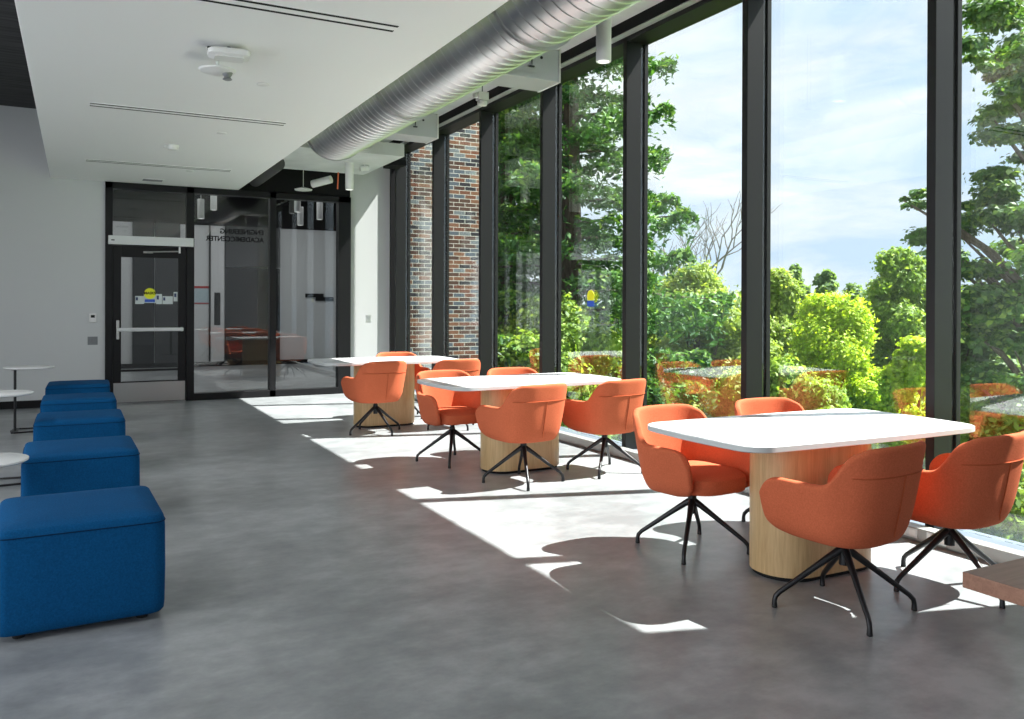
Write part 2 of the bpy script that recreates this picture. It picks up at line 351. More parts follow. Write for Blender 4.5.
# ---- room beyond partition
Yf = 19.3
S(B(-1.5, 6.0, Yf, Yf+.15, 0, 3.1).build('wall_far_lobby', M['wall']), 'grey wall at the far end of the lobby behind the glass', 'wall')
S(B(-1.5, 6.0, Yf-.02, Yf+.15, 3.1, 3.9).build('trim_15', M['matblack']), 'black bulkhead over the far lobby wall', 'wall')
S(B(-1.65, -1.5, YB+.15, Yf+.15, 0, 3.9).build('wall_lobby_left', M['wall']), 'left wall of the lobby', 'wall')
S(B(6.0, 6.05, YB+.15, Yf+.15, 0, 3.9).build('wall_lobby_right', M['wall']), 'right wall of the lobby', 'wall')
S(B(4.62, 6.0, YB+.15, 20, -.3, 0).build('floor_lobby', M['floor']), 'concrete floor of the lobby', 'floor')
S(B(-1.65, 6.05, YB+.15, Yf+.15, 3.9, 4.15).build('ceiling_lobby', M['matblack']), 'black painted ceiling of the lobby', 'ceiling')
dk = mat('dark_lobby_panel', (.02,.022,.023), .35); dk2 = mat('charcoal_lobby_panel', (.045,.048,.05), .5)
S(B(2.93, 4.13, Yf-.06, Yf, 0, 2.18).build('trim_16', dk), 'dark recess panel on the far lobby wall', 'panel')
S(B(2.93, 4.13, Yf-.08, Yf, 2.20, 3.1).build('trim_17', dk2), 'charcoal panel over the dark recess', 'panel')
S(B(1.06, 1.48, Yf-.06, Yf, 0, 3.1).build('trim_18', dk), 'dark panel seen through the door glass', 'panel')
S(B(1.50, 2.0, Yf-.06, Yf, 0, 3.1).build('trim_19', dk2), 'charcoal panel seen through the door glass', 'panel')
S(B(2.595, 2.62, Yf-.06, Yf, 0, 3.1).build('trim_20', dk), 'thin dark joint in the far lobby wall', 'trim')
S(B(-1.5, 6.0, Yf-.085, Yf-.081, 0, .10).build('baseboard_lobby', M['matblack']), 'black skirting of the far lobby wall', 'baseboard')
d2 = bpy.data.objects.new('door_2', None); C.objects.link(d2); d2.location = (2.63, Yf-.03, 0); S(d2, 'pale lobby door with a narrow dark glass strip', 'door')
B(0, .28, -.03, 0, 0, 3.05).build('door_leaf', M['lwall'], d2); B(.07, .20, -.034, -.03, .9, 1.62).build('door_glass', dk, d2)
t = thing('wall_poster', 'pale blue poster with red edges on the lobby wall', 'poster', (2.26, Yf-.002, 1.38)); B(0, .34, -.01, 0, 0, .36).build('sheet', mat('pale_blue_print', (.42,.52,.56), .6), t); B(0, .34, -.012, -.010, .33, .38).build('edge_strip', M['red'], t); B(0, .34, -.012, -.010, -.01, .015).build('edge_strip', M['red'], t)
t = thing('lobby_sign', 'stepped black sign bar on the pale lobby wall', 'sign', (4.72, Yf-.01, 1.45)); B(0, .42, -.02, .01, .08, .17).build('bar', M['matblack'], t); B(.24, .66, -.02, .01, 0, .09).build('bar', M['matblack'], t)
def pendant(name, label, x, y, z0, z1, r=.055, group='cylinder pendant lamps', ztop=HC):
    t = thing(name, label, 'pendant lamp', (x, y, 0), 0, group)
    sh = MB().lathe([(r-.006,z0+.002),(r-.002,z0),(r,z0+.004),(r,z1-.004),(r-.004,z1)], seg=28).build('lamp_shade', M['plastic'], t, True)
    MB().lathe([(r*.72,z0-.001),(r*.72,z0+.003)], seg=24).build('lens', M['lamp'], sh)
    MB().tube([(0,0,z1-.002),(0,0,ztop)], .006, 8).build('stem', M['alu'], t, True)
    MB().lathe([(.05,ztop-.02),(.055,ztop)], seg=20).build('canopy', M['plastic'], t, True)
    return t
pendant('pendant_lamp', 'white cylinder pendant lamp nearest the camera, hanging between duct and windows', 3.37, 5.0, 3.12, 3.50)
pendant('pendant_lamp', 'white cylinder pendant lamp hanging before the black bulkhead near the pale wall', 3.24, 10.85, 2.90, 3.25, ztop=3.26)
for x, y, z0, w_ in ((3.43,14.6,2.98,'leftmost of the three behind the right partition pane'),(3.55,14.9,2.78,'lowest of the three behind the right partition pane'),(3.9,14.9,2.9,'rightmost of the three behind the right partition pane'),(1.86,14.8,2.8,'left of the two behind the left partition pane'),(2.12,15.2,3.0,'right of the two behind the left partition pane')):
    pendant('pendant_lamp', 'white cylinder pendant in the lobby, '+w_, x, y, z0, z0+.33, group='lobby pendants')

# ---- exterior brick wing and facade
S(MB().box(4.67, 6.2, YB+.02, YB+.148, -6, 9).box(6.06,6.2,YB+.148,24,-6,9).build('wall_brick_wing', M['brick']), 'brick wing of the building outside the far windows', 'wall')
S(B(4.45, 4.64, -5, YB+.02, HC, 6).build('wall_facade_top', M['wall']), 'outside wall above the windows', 'wall')

# ------------------------------------------------------------------ ceiling fittings
words = ['nearest the camera','in the middle of the white soffit','farthest, just before the door wall']
for i, y in enumerate((4.72, 7.70, 10.715)):
    t = thing('linear_diffuser', 'long white slot air diffuser, '+words[i], 'air diffuser', (.895, y, ZS), 0, 'slot diffusers in the soffit')
    B(-.79, .79, -.034, .034, -.004, .003).build('blade', M['white'], t)
    for s in (-1, 1): B(-.795, .795, s*.046-.014, s*.046+.014, -.0048, 0).build('slot', M['matblack'], t)
    mb = MB()
    for s in (-1, 1): mb.box(-.80, .80, s*.068-.007, s*.068+.007, -.004, 0)
    mb.build('flange', M['white'], t)
for x, y, l in ((1.24,6.38,'small flush sprinkler cover beside the ceiling device'),(1.245,8.39,'small flush sprinkler cover beside the middle diffuser'),(1.25,10.97,'small flush sprinkler cover by the farthest diffuser')):
    o = MB().lathe([(.045,-.002),(.048,-.006),(.04,-.009)][::-1]+[(.045,.003)], (x,y,ZS), 24).build('sprinkler_cover', M['plastic'], None, True); tag(o, l, 'sprinkler', 'sprinkler covers in the soffit')
t = thing('smoke_detector', 'small round smoke detector with a sprinkler tip on the soffit', 'smoke detector', (.893, 9.3, ZS)); MB().lathe([(.03,-.05),(.05,-.045),(.055,-.02),(.06,0)]).build('body', M['plastic'], t, True); B(-.09,-.05,-.02,.02,-.03,0).build('tip', M['alu'], t)
t = thing('ceiling_vent', 'little square white vent near the end of the soffit', 'vent', (.90, 12.0, ZS)); B(-.14,.14,-.1,.1,-.006,0).build('frame', M['white'], t); 
for k in range(5): B(-.12,.12,-.08+k*.038,-.065+k*.038,-.009,-.006).build('louvre', M['greyplastic'], t)
t = thing('wireless_access_point', 'white rounded box device hung under the soffit on a black mount', 'ceiling device', (.865, 5.55, ZS), -.1)
MB().box(-.13,.11,.045,.075,-.045,0).build('mount', M['matblack'], t, bevel=.004)
MB().rings([rrect(.09,.065,.03,z) for z in (-.085,-.080)]+[rrect(.125,.085,.035,-.068), rrect(.13,.09,.035,-.045), rrect(.11,.08,.03,-.032)]).build('case', M['plastic'], t, True)
MB().tube([(0,.02,-.04),(0,.02,.004)], .012, 8).build('post', M['matblack'], t)
t = thing('sprinkler_dome', 'white shallow dome with a dark nozzle just behind the access point', 'ceiling device', (.84, 5.86, ZS), 0)
MB().lathe([(.02,-.105),(.08,-.10),(.115,-.088),(.12,-.078),(.05,-.072)]).build('dome', M['plastic'], t, True)
MB().tube([(0,0,-.075),(0,0,.004)], .012, 8).build('post', M['alu'], t)
MB().lathe([(.02,-.145),(.032,-.14),(.02,-.125),(.03,-.11),(.036,-.095)], (.06,-.02,0), 14).build('nozzle', M['greyplastic'], t)

# ------------------------------------------------------------------ spiral duct
t = thing('spiral_duct', 'large round galvanised spiral duct running along the windows', 'duct', (2.67, 0, 3.41))
R = .355; seg = 96; y_a, y_b = -3.0, 9.52
def duct_pipe():
    P_ = .113; prof = [(0,0),(.0035,.006),(.0115,.006),(.015,0),(.06,0)]; n5 = len(prof)
    turns = int((y_b-y_a)/P_)+1; V = []; F = []
    for j in range(-n5, turns*n5+1):
        o_, dr = prof[j % n5]; tn = j//n5
        for k in range(seg):
            th = PI/2 + 2*PI*k/seg; y = y_a + tn*P_ + o_ + P_*k/seg
            V.append(((R+dr)*math.cos(th), max(y_a, min(y_b, y)), (R+dr)*math.sin(th)))
    nr = turns*n5+1+n5
    for j in range(nr-1):
        for k in range(seg-1):
            q = j*seg; F.append((q+k, q+k+1, q+seg+k+1, q+seg+k))
        if j+n5+1 < nr:
            a = j*seg+seg-1; b0 = (j+n5)*seg; F.append((a, b0, b0+seg, a+seg))
    return V, F
V, F = duct_pipe(); p_ = mesh('pipe', V, F, M['duct'], t, True); auto(p_, 25)
def yring(y0, y1, r0, r1):
    return MB().rings([[(r*math.cos(2*PI*k/72), y, r*math.sin(2*PI*k/72)) for k in range(72)] for y, r in ((y0,r0),(y0,r1),(y1,r1),(y1,r0))], False)
for y in (2.35, 4.75, 7.10): yring(y-.012, y+.012, R-.005, R+.022).build('flange', M['duct'], t, True)
yring(9.50, 9.54, R-.03, R+.018).build('flange', M['duct'], t, True)
MB().rings([[(r*math.cos(2*PI*k/72), 9.53, r*math.sin(2*PI*k/72)) for k in range(72)] for r in (R,.01)], True).build('end_cap', M['duct'], t)
for i, (y, l) in enumerate(((5.59,''),(8.06,''),(3.12,''))):
    bx = B(.12, .68, y, y+.33, -.30, -.05).build('side_outlet', M['galv'], t, bevel=.003)
    B(.677, .69, y-.008, y+.338, -.305, -.045).build('flange', M['plastic'], bx)
    MB().tube([(.43,y-.012,.49),(.43,y-.012,-.20)], .004, 6).box(.41,.45,y-.018,y,-.215,-.205).build('hanger_rod', M['leg'], bx)
    MB().rings([[(.52+.012*math.cos(2*PI*k/12), yy, -.13+.012*math.sin(2*PI*k/12)) for k in range(12)] for yy in (y-.004,y)]).build('plug', M['matblack'], bx)
bx = MB().rings([[(.10,9.30,-.30),(.10,9.46,-.30),(.10,9.46,-.1),(.10,9.30,-.1)],[(.40,9.30,-.22),(.40,9.46,-.22),(.40,9.46,-.08),(.40,9.30,-.08)]]).build('side_outlet', M['galv'], t)
# sensor fixture on rod
t = thing('hanging_sensor', 'small white box sensor hanging from a thin rod beside the duct', 'sensor', (3.60, 7.50, 0))
MB().box(-.055,.055,-.04,.04,3.41,3.49).box(-.09,-.05,-.03,.03,3.43,3.475).build('case', M['plastic'], t, bevel=.004); MB().lathe([(.045,3.36),(.05,3.37),(.05,3.40),(.03,3.41)]).build('lens', M['plastic'], t, True)
MB().tube([(0,0,3.48),(0,0,HC)], .005, 6).build('rod', M['leg'], t)
# clutter near bulkhead
t = thing('dark_pipe', 'dark round pipe above the glass partition beyond the ceiling panel', 'pipe', (2.32, 0, 3.2)); MB().tube([(0,11.0,0),(0,YB+.030,-.02)], .10, 24).build('pipe', mat('dark_pipe_grey', (.07,.07,.072), .5), t, True)
o = MB().tube([(3.02,11.95,3.10),(3.24,11.75,3.16)], .055, 18).build('spot_lamp', M['plastic'], None, True); tag(o, 'tilted white spot lamp beside the far pendant', 'spot lamp')
o = MB().tube([(3.33,11.70,3.265),(3.32,11.70,3.02)], .010, 8).build('orange_cable', M['orangewire'], None, True); tag(o, 'short orange cable hanging beside the tilted spot lamp', 'cable')
o = MB().tube([(3.40,10.9,3.20),(3.52,10.9,3.22)], .035, 16).tube([(3.46,10.9,3.21),(3.46,10.9,3.265)], .01, 8).build('side_lamp', M['plastic'], None, True); tag(o, 'short white cylinder fitting right of the far pendant lamp', 'lamp')
o = MB().lathe([(.0,3.03),(.12,3.035),(.13,3.05),(.03,3.08)], (2.95,12.2,0), 24).tube([(2.95,12.2,3.07),(2.95,12.2,3.92)], .005, 6).build('disc_lamp', M['plastic'], None, True); tag(o, 'flat white disc fitting over the partition on a thin rod', 'lamp')
o = B(4.10, 4.328, 11.6, 12.0, 3.42, 3.50).build('black_bracket', M['matblack'], None, bevel=.004); tag(o, 'black bracket box high on the corner by the first window', 'bracket')

# ------------------------------------------------------------------ tables
def conf_table(x, y, rz, label, loc_first):
    t = thing('meeting_table', label, 'table', (x, y, 0), rz, 'white tables along the windows')
    top = MB().rings([rrect(.783,.418,.13,.712,bow=.014), rrect(.795,.43,.14,.718,bow=.014), rrect(.795,.43,.14,.740,bow=.014), rrect(.7935,.4285,.14,.742,bow=.014)]).build('tabletop', M['lam'], t, True)
    MB().rings([rrect(.7958,.4308,.14,.717,bow=.014), rrect(.7958,.4308,.14,.7395,bow=.014)], False).build('edge_band', M['lamedge'], top, True)
    MB().rings([rrect(.35,.18,.175,z,q=14) for z in (.022,.70,.712)]).build('drum_base', M['oak'], t, True)
    MB().rings([rrect(.335,.165,.16,z,q=14) for z in (0,.022)]).build('plinth', M['matblack'], t, True)
    return t
conf_table(3.395, 3.10, -.015, 'white top meeting table with oak drum base nearest the camera', 0)
conf_table(3.29, 6.10, .04, 'white top meeting table with oak drum base, middle of the three', 0)
conf_table(3.10, 9.0, .0, 'white top meeting table with oak drum base by the glass partition, farthest', 0)
# walnut corner table
t = thing('walnut_table', 'dark walnut square table cut off by the right edge of the photo', 'table', (2.28, .79, 0))
B(-.45, .45, -.43, .43, .705, .742).build('tabletop', M['walnut'], t, bevel=.002)
MB().lathe([(.03,.02),(.03,.70)]).build('column', M['leg'], t, True); MB().lathe([(.25,0),(.25,.008),(.04,.02)]).build('base_plate', M['leg'], t, True); B(-.18,.18,-.18,.18,.697,.705).build('mounting_plate', M['leg'], t)

# ------------------------------------------------------------------ chairs
def shell_mesh():
    cols = []
    n = 52
    # path param: angle from back (0) to 90 deg, then straight forward
    def plan(u, a, b, yf):   # u in [-1,1]
        s = abs(u); sg = 1 if u >= 0 else -1
        k = .70
        if s <= k:
            th = s/k*PI/2; nn = 2.9
            x = a*math.sin(th)**(2/nn) if th > 0 else 0; y = -b*max(0, math.cos(th))**(2/nn)
        else:
            f = (s-k)/(1-k); x = a*(1 - .045*f*f); y = f*yf
        return sg*x, y
    def H(u):
        s = abs(u)
        def sm(a, b, x): 
            t_ = min(1, max(0, (x-a)/(b-a))); return t_*t_*(3-2*t_)
        h = .775 - .006*(s/.3)**2 if s < .3 else .769
        h = h - .030*sm(.26,.46,s) - .142*sm(.42,.65,s)
        if s > .86:
            t_ = (s-.86)/.14; h -= .085*(1-math.sqrt(max(0,1-t_*t_)))
        return h
    us = []
    for i in range(n+1):
        q = -1 + 2*i/n; us.append(q)
    rows = [(-.3,None),(0,0)]
    V = []; F = []
    vs = [0,.06,.14,.25,.38,.52,.66,.8,.92,1.0]
    # underside rows first
    grid = []
    for u in us:
        col = []
        h = H(u); fr = max(0, (abs(u)-.86)/.14)
        zb = .335 + .010*max(0,(abs(u)-.6)/.4) + .018*(1-math.sqrt(max(0,1-fr*fr)))
        for sc, z in ((.25,.332),(.55,.330),(.84,.332)):
            x, y = plan(u, .25, .225, .235); col.append((x*sc, y*sc+.0, z+(.03*fr*sc)))
        for v in vs:
            e = v**.75
            a = .245 + .058*e; b = .215 + .088*e; yf = .240 + .025*e
            x, y = plan(u, a, b, yf)
            rr = 1 - .07*(1-min(1, v/.25))**2
            z = zb + (h-zb)*v
            # round off arm front end
            col.append((x*rr, y*rr - .015*fr*v*v, z))
        grid.append(col)
    nr = len(grid[0])
    for c in grid: V += c
    for i in range(n):
        for j in range(nr-1):
            F.append((i*nr+j, (i+1)*nr+j, (i+1)*nr+j+1, i*nr+j+1))
    return V, F, plan, H
def make_chair():
    t = thing('swivel_armchair', 'x', 'chair')
    V, F, plan, H = shell_mesh()
    me = bpy.data.meshes.new('shell'); me.from_pydata(V, [], F); me.update()
    bm = bmesh.new(); bm.from_mesh(me); bmesh.ops.recalc_face_normals(bm, faces=bm.faces)
    # make sure normals point outwards (away from axis) at the back
    f = max(bm.faces, key=lambda f: -f.calc_center_median().y)
    if f.normal.y > 0: bmesh.ops.reverse_faces(bm, faces=bm.faces)
    bm.to_mesh(me); bm.free()
    sh = link('shell', me, M['orange'], t, True)
    so = sh.modifiers.new('s', 'SOLIDIFY'); so.thickness = .038; so.offset = -1; so.use_even_offset = False
    be = sh.modifiers.new('ss', 'SUBSURF'); be.levels = 2; be.render_levels = 2
    # seat cushion
    rg = []
    for sc, z in ((.80,.352),(.97,.358),(1,.385),(1,.425),(.975,.447),(.90,.457),(.6,.462),(.2,.463)):
        ring = superell(.212*sc, .235*sc, 3.4, z, 0, .045, 48); rg.append([(x, y, zz + (.0 if zz < .42 else -.012*max(0, y-.15)/.1)) for x, y, zz in ring])
    MB().rings(rg).build('seat', M['orange'], t, True)
    # seams on the back : outer surface point
    def outer(u, z):
        h = H(u); zb = .335; v = max(.13, (z-zb)/(h-zb)); e = v**.75
        x, y = plan(u, .245+.058*e, .215+.088*e, .240+.025*e); d = math.hypot(x, y); k = 1+.0015/d
        return (x*k, y*k, z)
    pts = [outer(-.42+.84*i/24, .648) for i in range(25)]
    MB().tube(pts, .0028, 6).build('seam', M['seam'], sh, True)
    MB().tube([outer(0.0, .37+.278*i/10) for i in range(11)], .0028, 6).build('seam', M['seam'], sh, True)
    MB().lathe([(.024,.20),(.024,.30),(.018,.305),(.018,.322),(.075,.324),(.08,.333)], seg=20).build('stem', M['leg'], t, True)
    for k in range(4):
        a = PI/2*k; c, s = math.cos(a), math.sin(a)
        prof = [(.010,.268),(.04,.250),(.12,.192),(.22,.118),(.285,.070),(.303,.050),(.308,.030),(.308,.012)]
        rad = [.020,.0175,.0145,.0125,.0115,.0115,.011,.0125]
        lg = MB().tube([(c*r, s*r, z) for r, z in prof], rad, 10).build('leg', M['leg'], t, True)
        MB().lathe([(.011,0),(.0125,.002),(.0125,.009),(.010,.012)], (c*.308, s*.308, 0), 12).build('foot_glide', M['rubber'], lg, True)
    return t
proto = make_chair()
G_ = 'orange swivel armchairs around the white tables'
# x, y, facing (deg, direction sitter looks), leg rotation (deg), label
chairs = [
 (3.06,3.64,-86,42,'orange swivel armchair behind the left end of the nearest table, its seat facing the camera'),
 (3.06,2.60,98,59,'orange swivel armchair seen from behind in front of the drum base of the nearest table'),
 (3.77,2.58,95,78,'orange swivel armchair at the right edge of the photo, back half in sunlight'),
 (3.84,3.66,-92,20,'orange swivel armchair behind the nearest table, only its backrest top showing'),
 (2.90,6.62,-88,62,'orange swivel armchair behind the left end of the middle table, seat turned to the camera'),
 (3.05,5.60,99,68,'orange swivel armchair seen from behind in front of the middle table drum'),
 (3.84,5.66,100,48,'orange swivel armchair at the right front corner of the middle table near the window curb'),
 (3.60,6.64,-90,30,'orange swivel armchair behind the middle table, only its backrest top showing'),
 (2.83,8.50,99,15,'orange swivel armchair seen from behind at the left front of the farthest table'),
 (3.70,8.48,90,12,'orange swivel armchair at the right front of the farthest table, behind the middle table chairs'),
 (3.50,9.52,-90,30,'orange swivel armchair behind the farthest table against the brick view')]
for i, (x, y, f, lr, l) in enumerate(chairs):
    o = proto if i == 0 else copy_tree(proto)
    o.location = (x, y, 0); rz = math.radians(f-90); o.rotation_euler = (0,0,rz)
    o['label'] = l; o['category'] = 'chair'; o['group'] = G_
    for ch in o.children:
        if ch.name.startswith(('leg','stem')): ch.rotation_euler = (0,0,math.radians(lr)-rz)

# ------------------------------------------------------------------ ottomans
def make_ottoman():
    t = thing('ottoman', 'x', 'ottoman')
    w, d = .320, .345
    rg = []
    for s, z in ((.90,.026),(.965,.028),(.992,.04),(1.0,.07),(1.008,.22),(1.004,.395),(.998,.425),(.982,.443),(.95,.452),(.7,.462),(.3,.465)):
        rg.append(rrect(w*s, d*s, .055*min(1,s), z, q=6))
    b = MB().rings(rg).build('cushion', M['blue'], t, True)
    ring = rrect(w*1.002, d*1.002, .055, .420, q=6); MB().tube(ring+ring[:1], .0025, 6, False).build('seam', M['blueseam'], b, True)
    for sx in (-1, 1):
        for sy in (-1, 1): MB().lathe([(.022,0),(.024,.003),(.024,.028)], (sx*.23, sy*.27, 0), 14).build('foot', M['rubber'], t, True)
    return t
op = make_ottoman()
for i, (x, y, rz, l) in enumerate(((.018,4.20,.03,'deep blue fabric ottoman nearest the camera at the left edge'),(.03,5.98,.02,'blue fabric ottoman, second from the camera in the row of five'),(.033,7.62,.0,'blue fabric ottoman in the middle of the row of five'),(.03,9.15,.0,'blue fabric ottoman, fourth from the camera in the row of five'),(.03,10.75,-.02,'blue fabric ottoman farthest back in the row, by the door'))):
    o = op if i == 0 else copy_tree(op); o.location = (x, y, 0); o.rotation_euler = (0,0,rz); tag(o, l, 'ottoman', 'row of blue ottomans')
# side tables
def side_table(x, y, h, r, top, label, name='side_table', base_dx=.0):
    t = thing(name, label, 'side table', (x, y, 0), 0, 'small round side tables')
    MB().lathe([(r-.012,h-.018),(r,h-.010),(r,h-.002),(r-.004,h)], (0,0,0), 48).build('tabletop', top, t, True)
    MB().tube([(-.13,0,.01),(-.13,0,h-.03)], .0135, 12).build('column', M['leg'], t, True)
    MB().rings([[(-.16,-.05,h-.03),(-.16,.05,h-.03),(-.16,.05,h-.018),(-.16,-.05,h-.018)],[(.08,-.02,h-.022),(.08,.02,h-.022),(.08,.02,h-.018),(.08,-.02,h-.018)]]).build('bracket', M['leg'], t)
    mb = MB().tube([(.16,-.13,.008),(-.13,-.16,.008),(-.17,0,.008),(-.13,.16,.008),(.16,.13,.008)], .008, 8).box(-.16,-.10,-.15,.15,.001,.012)
    mb.build('base_frame', M['leg'], t, True)
    return t
side_table(-.44, 10.25, .685, .24, M['lam'], 'small round side table with black column standing before the grey wall, farthest')
side_table(-.52, 7.35, .685, .235, M['lam'], 'small round side table cut by the left edge beside the middle ottoman')
side_table(-.475, 5.38, .50, .245, M['lam'], 'low round white side table cut by the left edge, nearest the camera')

# window sticker
t = thing('window_sticker', 'small yellow and blue round sticker on the window glass', 'sticker', (XG-.002, 6.99, 1.42))
MB().rings([[(x, .065*math.cos(2*PI*k/28), .03+.065*math.sin(2*PI*k/28)) for k in range(28)] for x in (-.003,0)]).build('disc', M['yellow'], t)
B(-.004, -.003, -.06, .06, -.07, -.01).build('blue_strip', M['bluest'], t)

# ------------------------------------------------------------------ outdoors
rng = np.random.default_rng(3)
def leaf_object(name, P_, Nn, size, tone, m, parent=None, elong=1.6, rng=rng):
    n = len(P_)
    Nn = Nn/np.maximum(1e-6, np.linalg.norm(Nn, axis=1))[:,None]
    rv = rng.normal(size=(n,3)); A = np.cross(Nn, rv); A /= np.linalg.norm(A, axis=1)[:,None]; Bv = np.cross(Nn, A)
    s = size*(.6+.8*rng.random(n)); s = s[:,None]
    fold = Nn*s*.18
    V = np.stack([P_-A*s*elong*.5, P_-Bv*s*.42+fold, P_+A*s*elong*.5, P_+Bv*s*.42+fold], 1).reshape(-1,3)
    me = bpy.data.meshes.new(name); me.vertices.add(4*n); me.vertices.foreach_set('co', V.astype(np.float32).ravel())
    me.loops.add(4*n); me.loops.foreach_set('vertex_index', np.arange(4*n, dtype=np.int32))
    me.polygons.add(n); me.polygons.foreach_set('loop_start', np.arange(0,4*n,4, dtype=np.int32))
    me.update(calc_edges=True)
    at = me.attributes.new('tone', 'FLOAT', 'FACE'); at.data.foreach_set('value', np.clip(tone,0,1).astype(np.float32))
    return link(name, me, m, parent)
def blob_points(lobes, n, rng, shell=.55):
    vol = np.array([l[3]*l[4]*l[5] for l in lobes])**(2/3); cnt = np.maximum(1, (n*vol/vol.sum()).astype(int))
    Ps, Ns, T = [], [], []
    for l, c in zip(lobes, cnt):
        d = rng.normal(size=(c,3)); d /= np.linalg.norm(d, axis=1)[:,None]
        r = 1.10 - shell*rng.random(c)**1.0 + np.abs(rng.normal(size=c))*.20*(rng.random(c)<.45)
        clump = .17*np.sin(d[:,0]*7+l[0]*3)*np.sin(d[:,1]*8+l[1]*3)*np.sin(d[:,2]*7+l[2]*3)+.09*np.sin(d[:,0]*17+l[2])*np.sin(d[:,2]*15+l[0])
        r = r*(1+clump*1.6); ab = np.array(l[3:6])
        Ps.append(d*r[:,None]*ab+np.array(l[:3])); Ns.append(d*.9+rng.normal(size=(c,3))*.55+np.array([0,0,.35])); T.append(.5+rng.normal(size=c)*.22+.7*clump)
    return np.concatenate(Ps), np.concatenate(Ns), np.concatenate(T)
def at(px, D, z=0):
    X = (px-76)*.885*D/829; return X, (D-.4655*X)/.885
GZ = -6.0
def broadleaf(name, label, px, D, top_y, width_px, m, n, leaf, depth=1., bottom_y=470, lob=44, seed=1, group='trees beyond the windows', trunk=M['bark']):
    r_ = np.random.default_rng(seed); x, y = at(px, D)
    zt = 1.36 + (306-top_y)*D/829; zb = 1.36 + (306-bottom_y)*D/829; w = width_px*D/829/2; h = zt-zb
    t = thing(name, label, 'tree', (x, y, GZ), 0, group)
    lobes = []
    for k in range(lob):
        f = (k+.5)/lob; zz = zb + h*(.08+.87*f); prof = math.sin(PI*min(1, (.25+f*.72)))**.7*w
        a = r_.random()*2*PI; rr = prof*math.sqrt(r_.random())*.85; lr = w*(.18+.24*r_.random())*(1-.35*f)
        lobes.append((rr*math.cos(a), rr*math.sin(a)*depth, zz-GZ-lr*.3, lr, lr*depth, lr*(.6+.5*r_.random())))
    P_, Nn, T = blob_points(lobes, n, r_)
    leaf_object('foliage', P_, Nn, leaf, T, m, t, rng=r_)
    mb = MB().tube([(0,0,0),(.05*w,0,(zb-GZ)*.6),(-.04*w,.03*w,zb-GZ+h*.5),(0,0,zb-GZ+h*.85)], [w*.10+.08,w*.07+.06,w*.04+.03,.02], 10)
    for k in range(12):
        l = lobes[r_.integers(len(lobes))]; z0 = (zb-GZ)+h*.3*r_.random()
        mb.tube([(0,0,z0),(l[0]*.5,l[1]*.5,(z0+l[2])/2+.1*h),(l[0],l[1],l[2])], [w*.03+.02,w*.018+.012,.008], 6)
    mb.build('trunk', trunk, t, True)
    return t
S(MB().box(4.7, 160, -70, 160, GZ-.3, GZ).build('ground', M['grass']), 'grassy ground far below the windows', 'ground')
# fir tree
def fir(label, px, D, ztop, rmax, seed, nb=120, zlow=-5., per=330, leaf=.13, keep=None):
    r_ = np.random.default_rng(seed); x, y = at(px, D); t = thing('fir_tree', label, 'tree', (x, y, GZ), 0, 'trees beyond the windows')
    H_ = ztop-GZ; Ps, Ns, Ts = [], [], []; mb = MB().tube([(0,0,0),(.05,.05,H_*.5),(0,0,H_)], [.38,.25,.03], 12)
    for k in range(nb):
        f = (k+r_.random())/nb; z = (zlow-GZ) + (H_-(zlow-GZ))*f
        L = rmax*(1-f)**.62*(.72+.45*r_.random()); a = k*2.399+r_.random()*.5
        dr = .10+.12*r_.random(); c, s = math.cos(a), math.sin(a)
        q = np.linspace(0,1,7); bx_ = L*q; bz = L*(.16*q - dr*1.9*q*q + .34*dr*3*q**4)
        mb.tube([(c*bx_[i], s*bx_[i], z+bz[i]) for i in range(7)], [.05,.045,.035,.028,.02,.012,.006], 5, False)
        m_ = int(per*(.4+.6*L/rmax)); u = r_.random(m_)**.72*.93+.10
        wid = L*.24*np.sin(np.clip(u,0,1)*PI*.86+.25)+.05
        # clumps along the bough
        lat = r_.normal(size=m_)*wid*.62; cl_ = np.round(u*6+np.sign(lat)*.3); 
        px_ = L*u; pz = np.interp(u, q, bz) - np.abs(r_.normal(size=m_))*.16*L*.5*(.3+.7*np.clip(np.abs(lat)/(wid+1e-3),0,1)) + .10*np.sin(u*22+lat*7)
        Ps.append(np.stack([c*px_-s*lat, s*px_+c*lat, z+pz], 1))
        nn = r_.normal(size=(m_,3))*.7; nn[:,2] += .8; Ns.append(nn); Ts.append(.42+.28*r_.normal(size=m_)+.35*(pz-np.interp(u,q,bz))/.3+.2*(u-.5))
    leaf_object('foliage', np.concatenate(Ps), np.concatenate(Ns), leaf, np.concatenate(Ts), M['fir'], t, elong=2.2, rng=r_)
    mb.build('trunk', M['bark'], t, True)
    return t
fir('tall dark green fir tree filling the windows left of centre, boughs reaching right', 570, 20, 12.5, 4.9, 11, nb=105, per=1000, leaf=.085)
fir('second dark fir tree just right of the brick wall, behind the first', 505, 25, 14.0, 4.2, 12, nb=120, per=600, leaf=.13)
broadleaf('broadleaf_tree', 'bushy green tree low at the foot of the fir, left of centre', 545, 17.5, 300, 190, M['green'], 50000, .075, bottom_y=430, seed=21)
broadleaf('broadleaf_tree', 'soft green willowy tree below the bare branches', 700, 24, 262, 170, M['olive'], 120000, .078, bottom_y=480, seed=22, lob=60)
broadleaf('broadleaf_tree', 'dense soft green tree just right of the fir, behind the middle table', 655, 27, 275, 110, M['olive'], 70000, .09, bottom_y=480, seed=23)
broadleaf('broadleaf_tree', 'pale green tree between the mullion and the lime tree', 780, 30, 262, 90, M['olive'], 70000, .10, bottom_y=470, seed=24)
broadleaf('broadleaf_tree', 'bright lime green tree, lit by the sun, in the wide middle pane', 832, 24, 290, 130, M['lime'], 125000, .075, bottom_y=480, seed=25, lob=60)
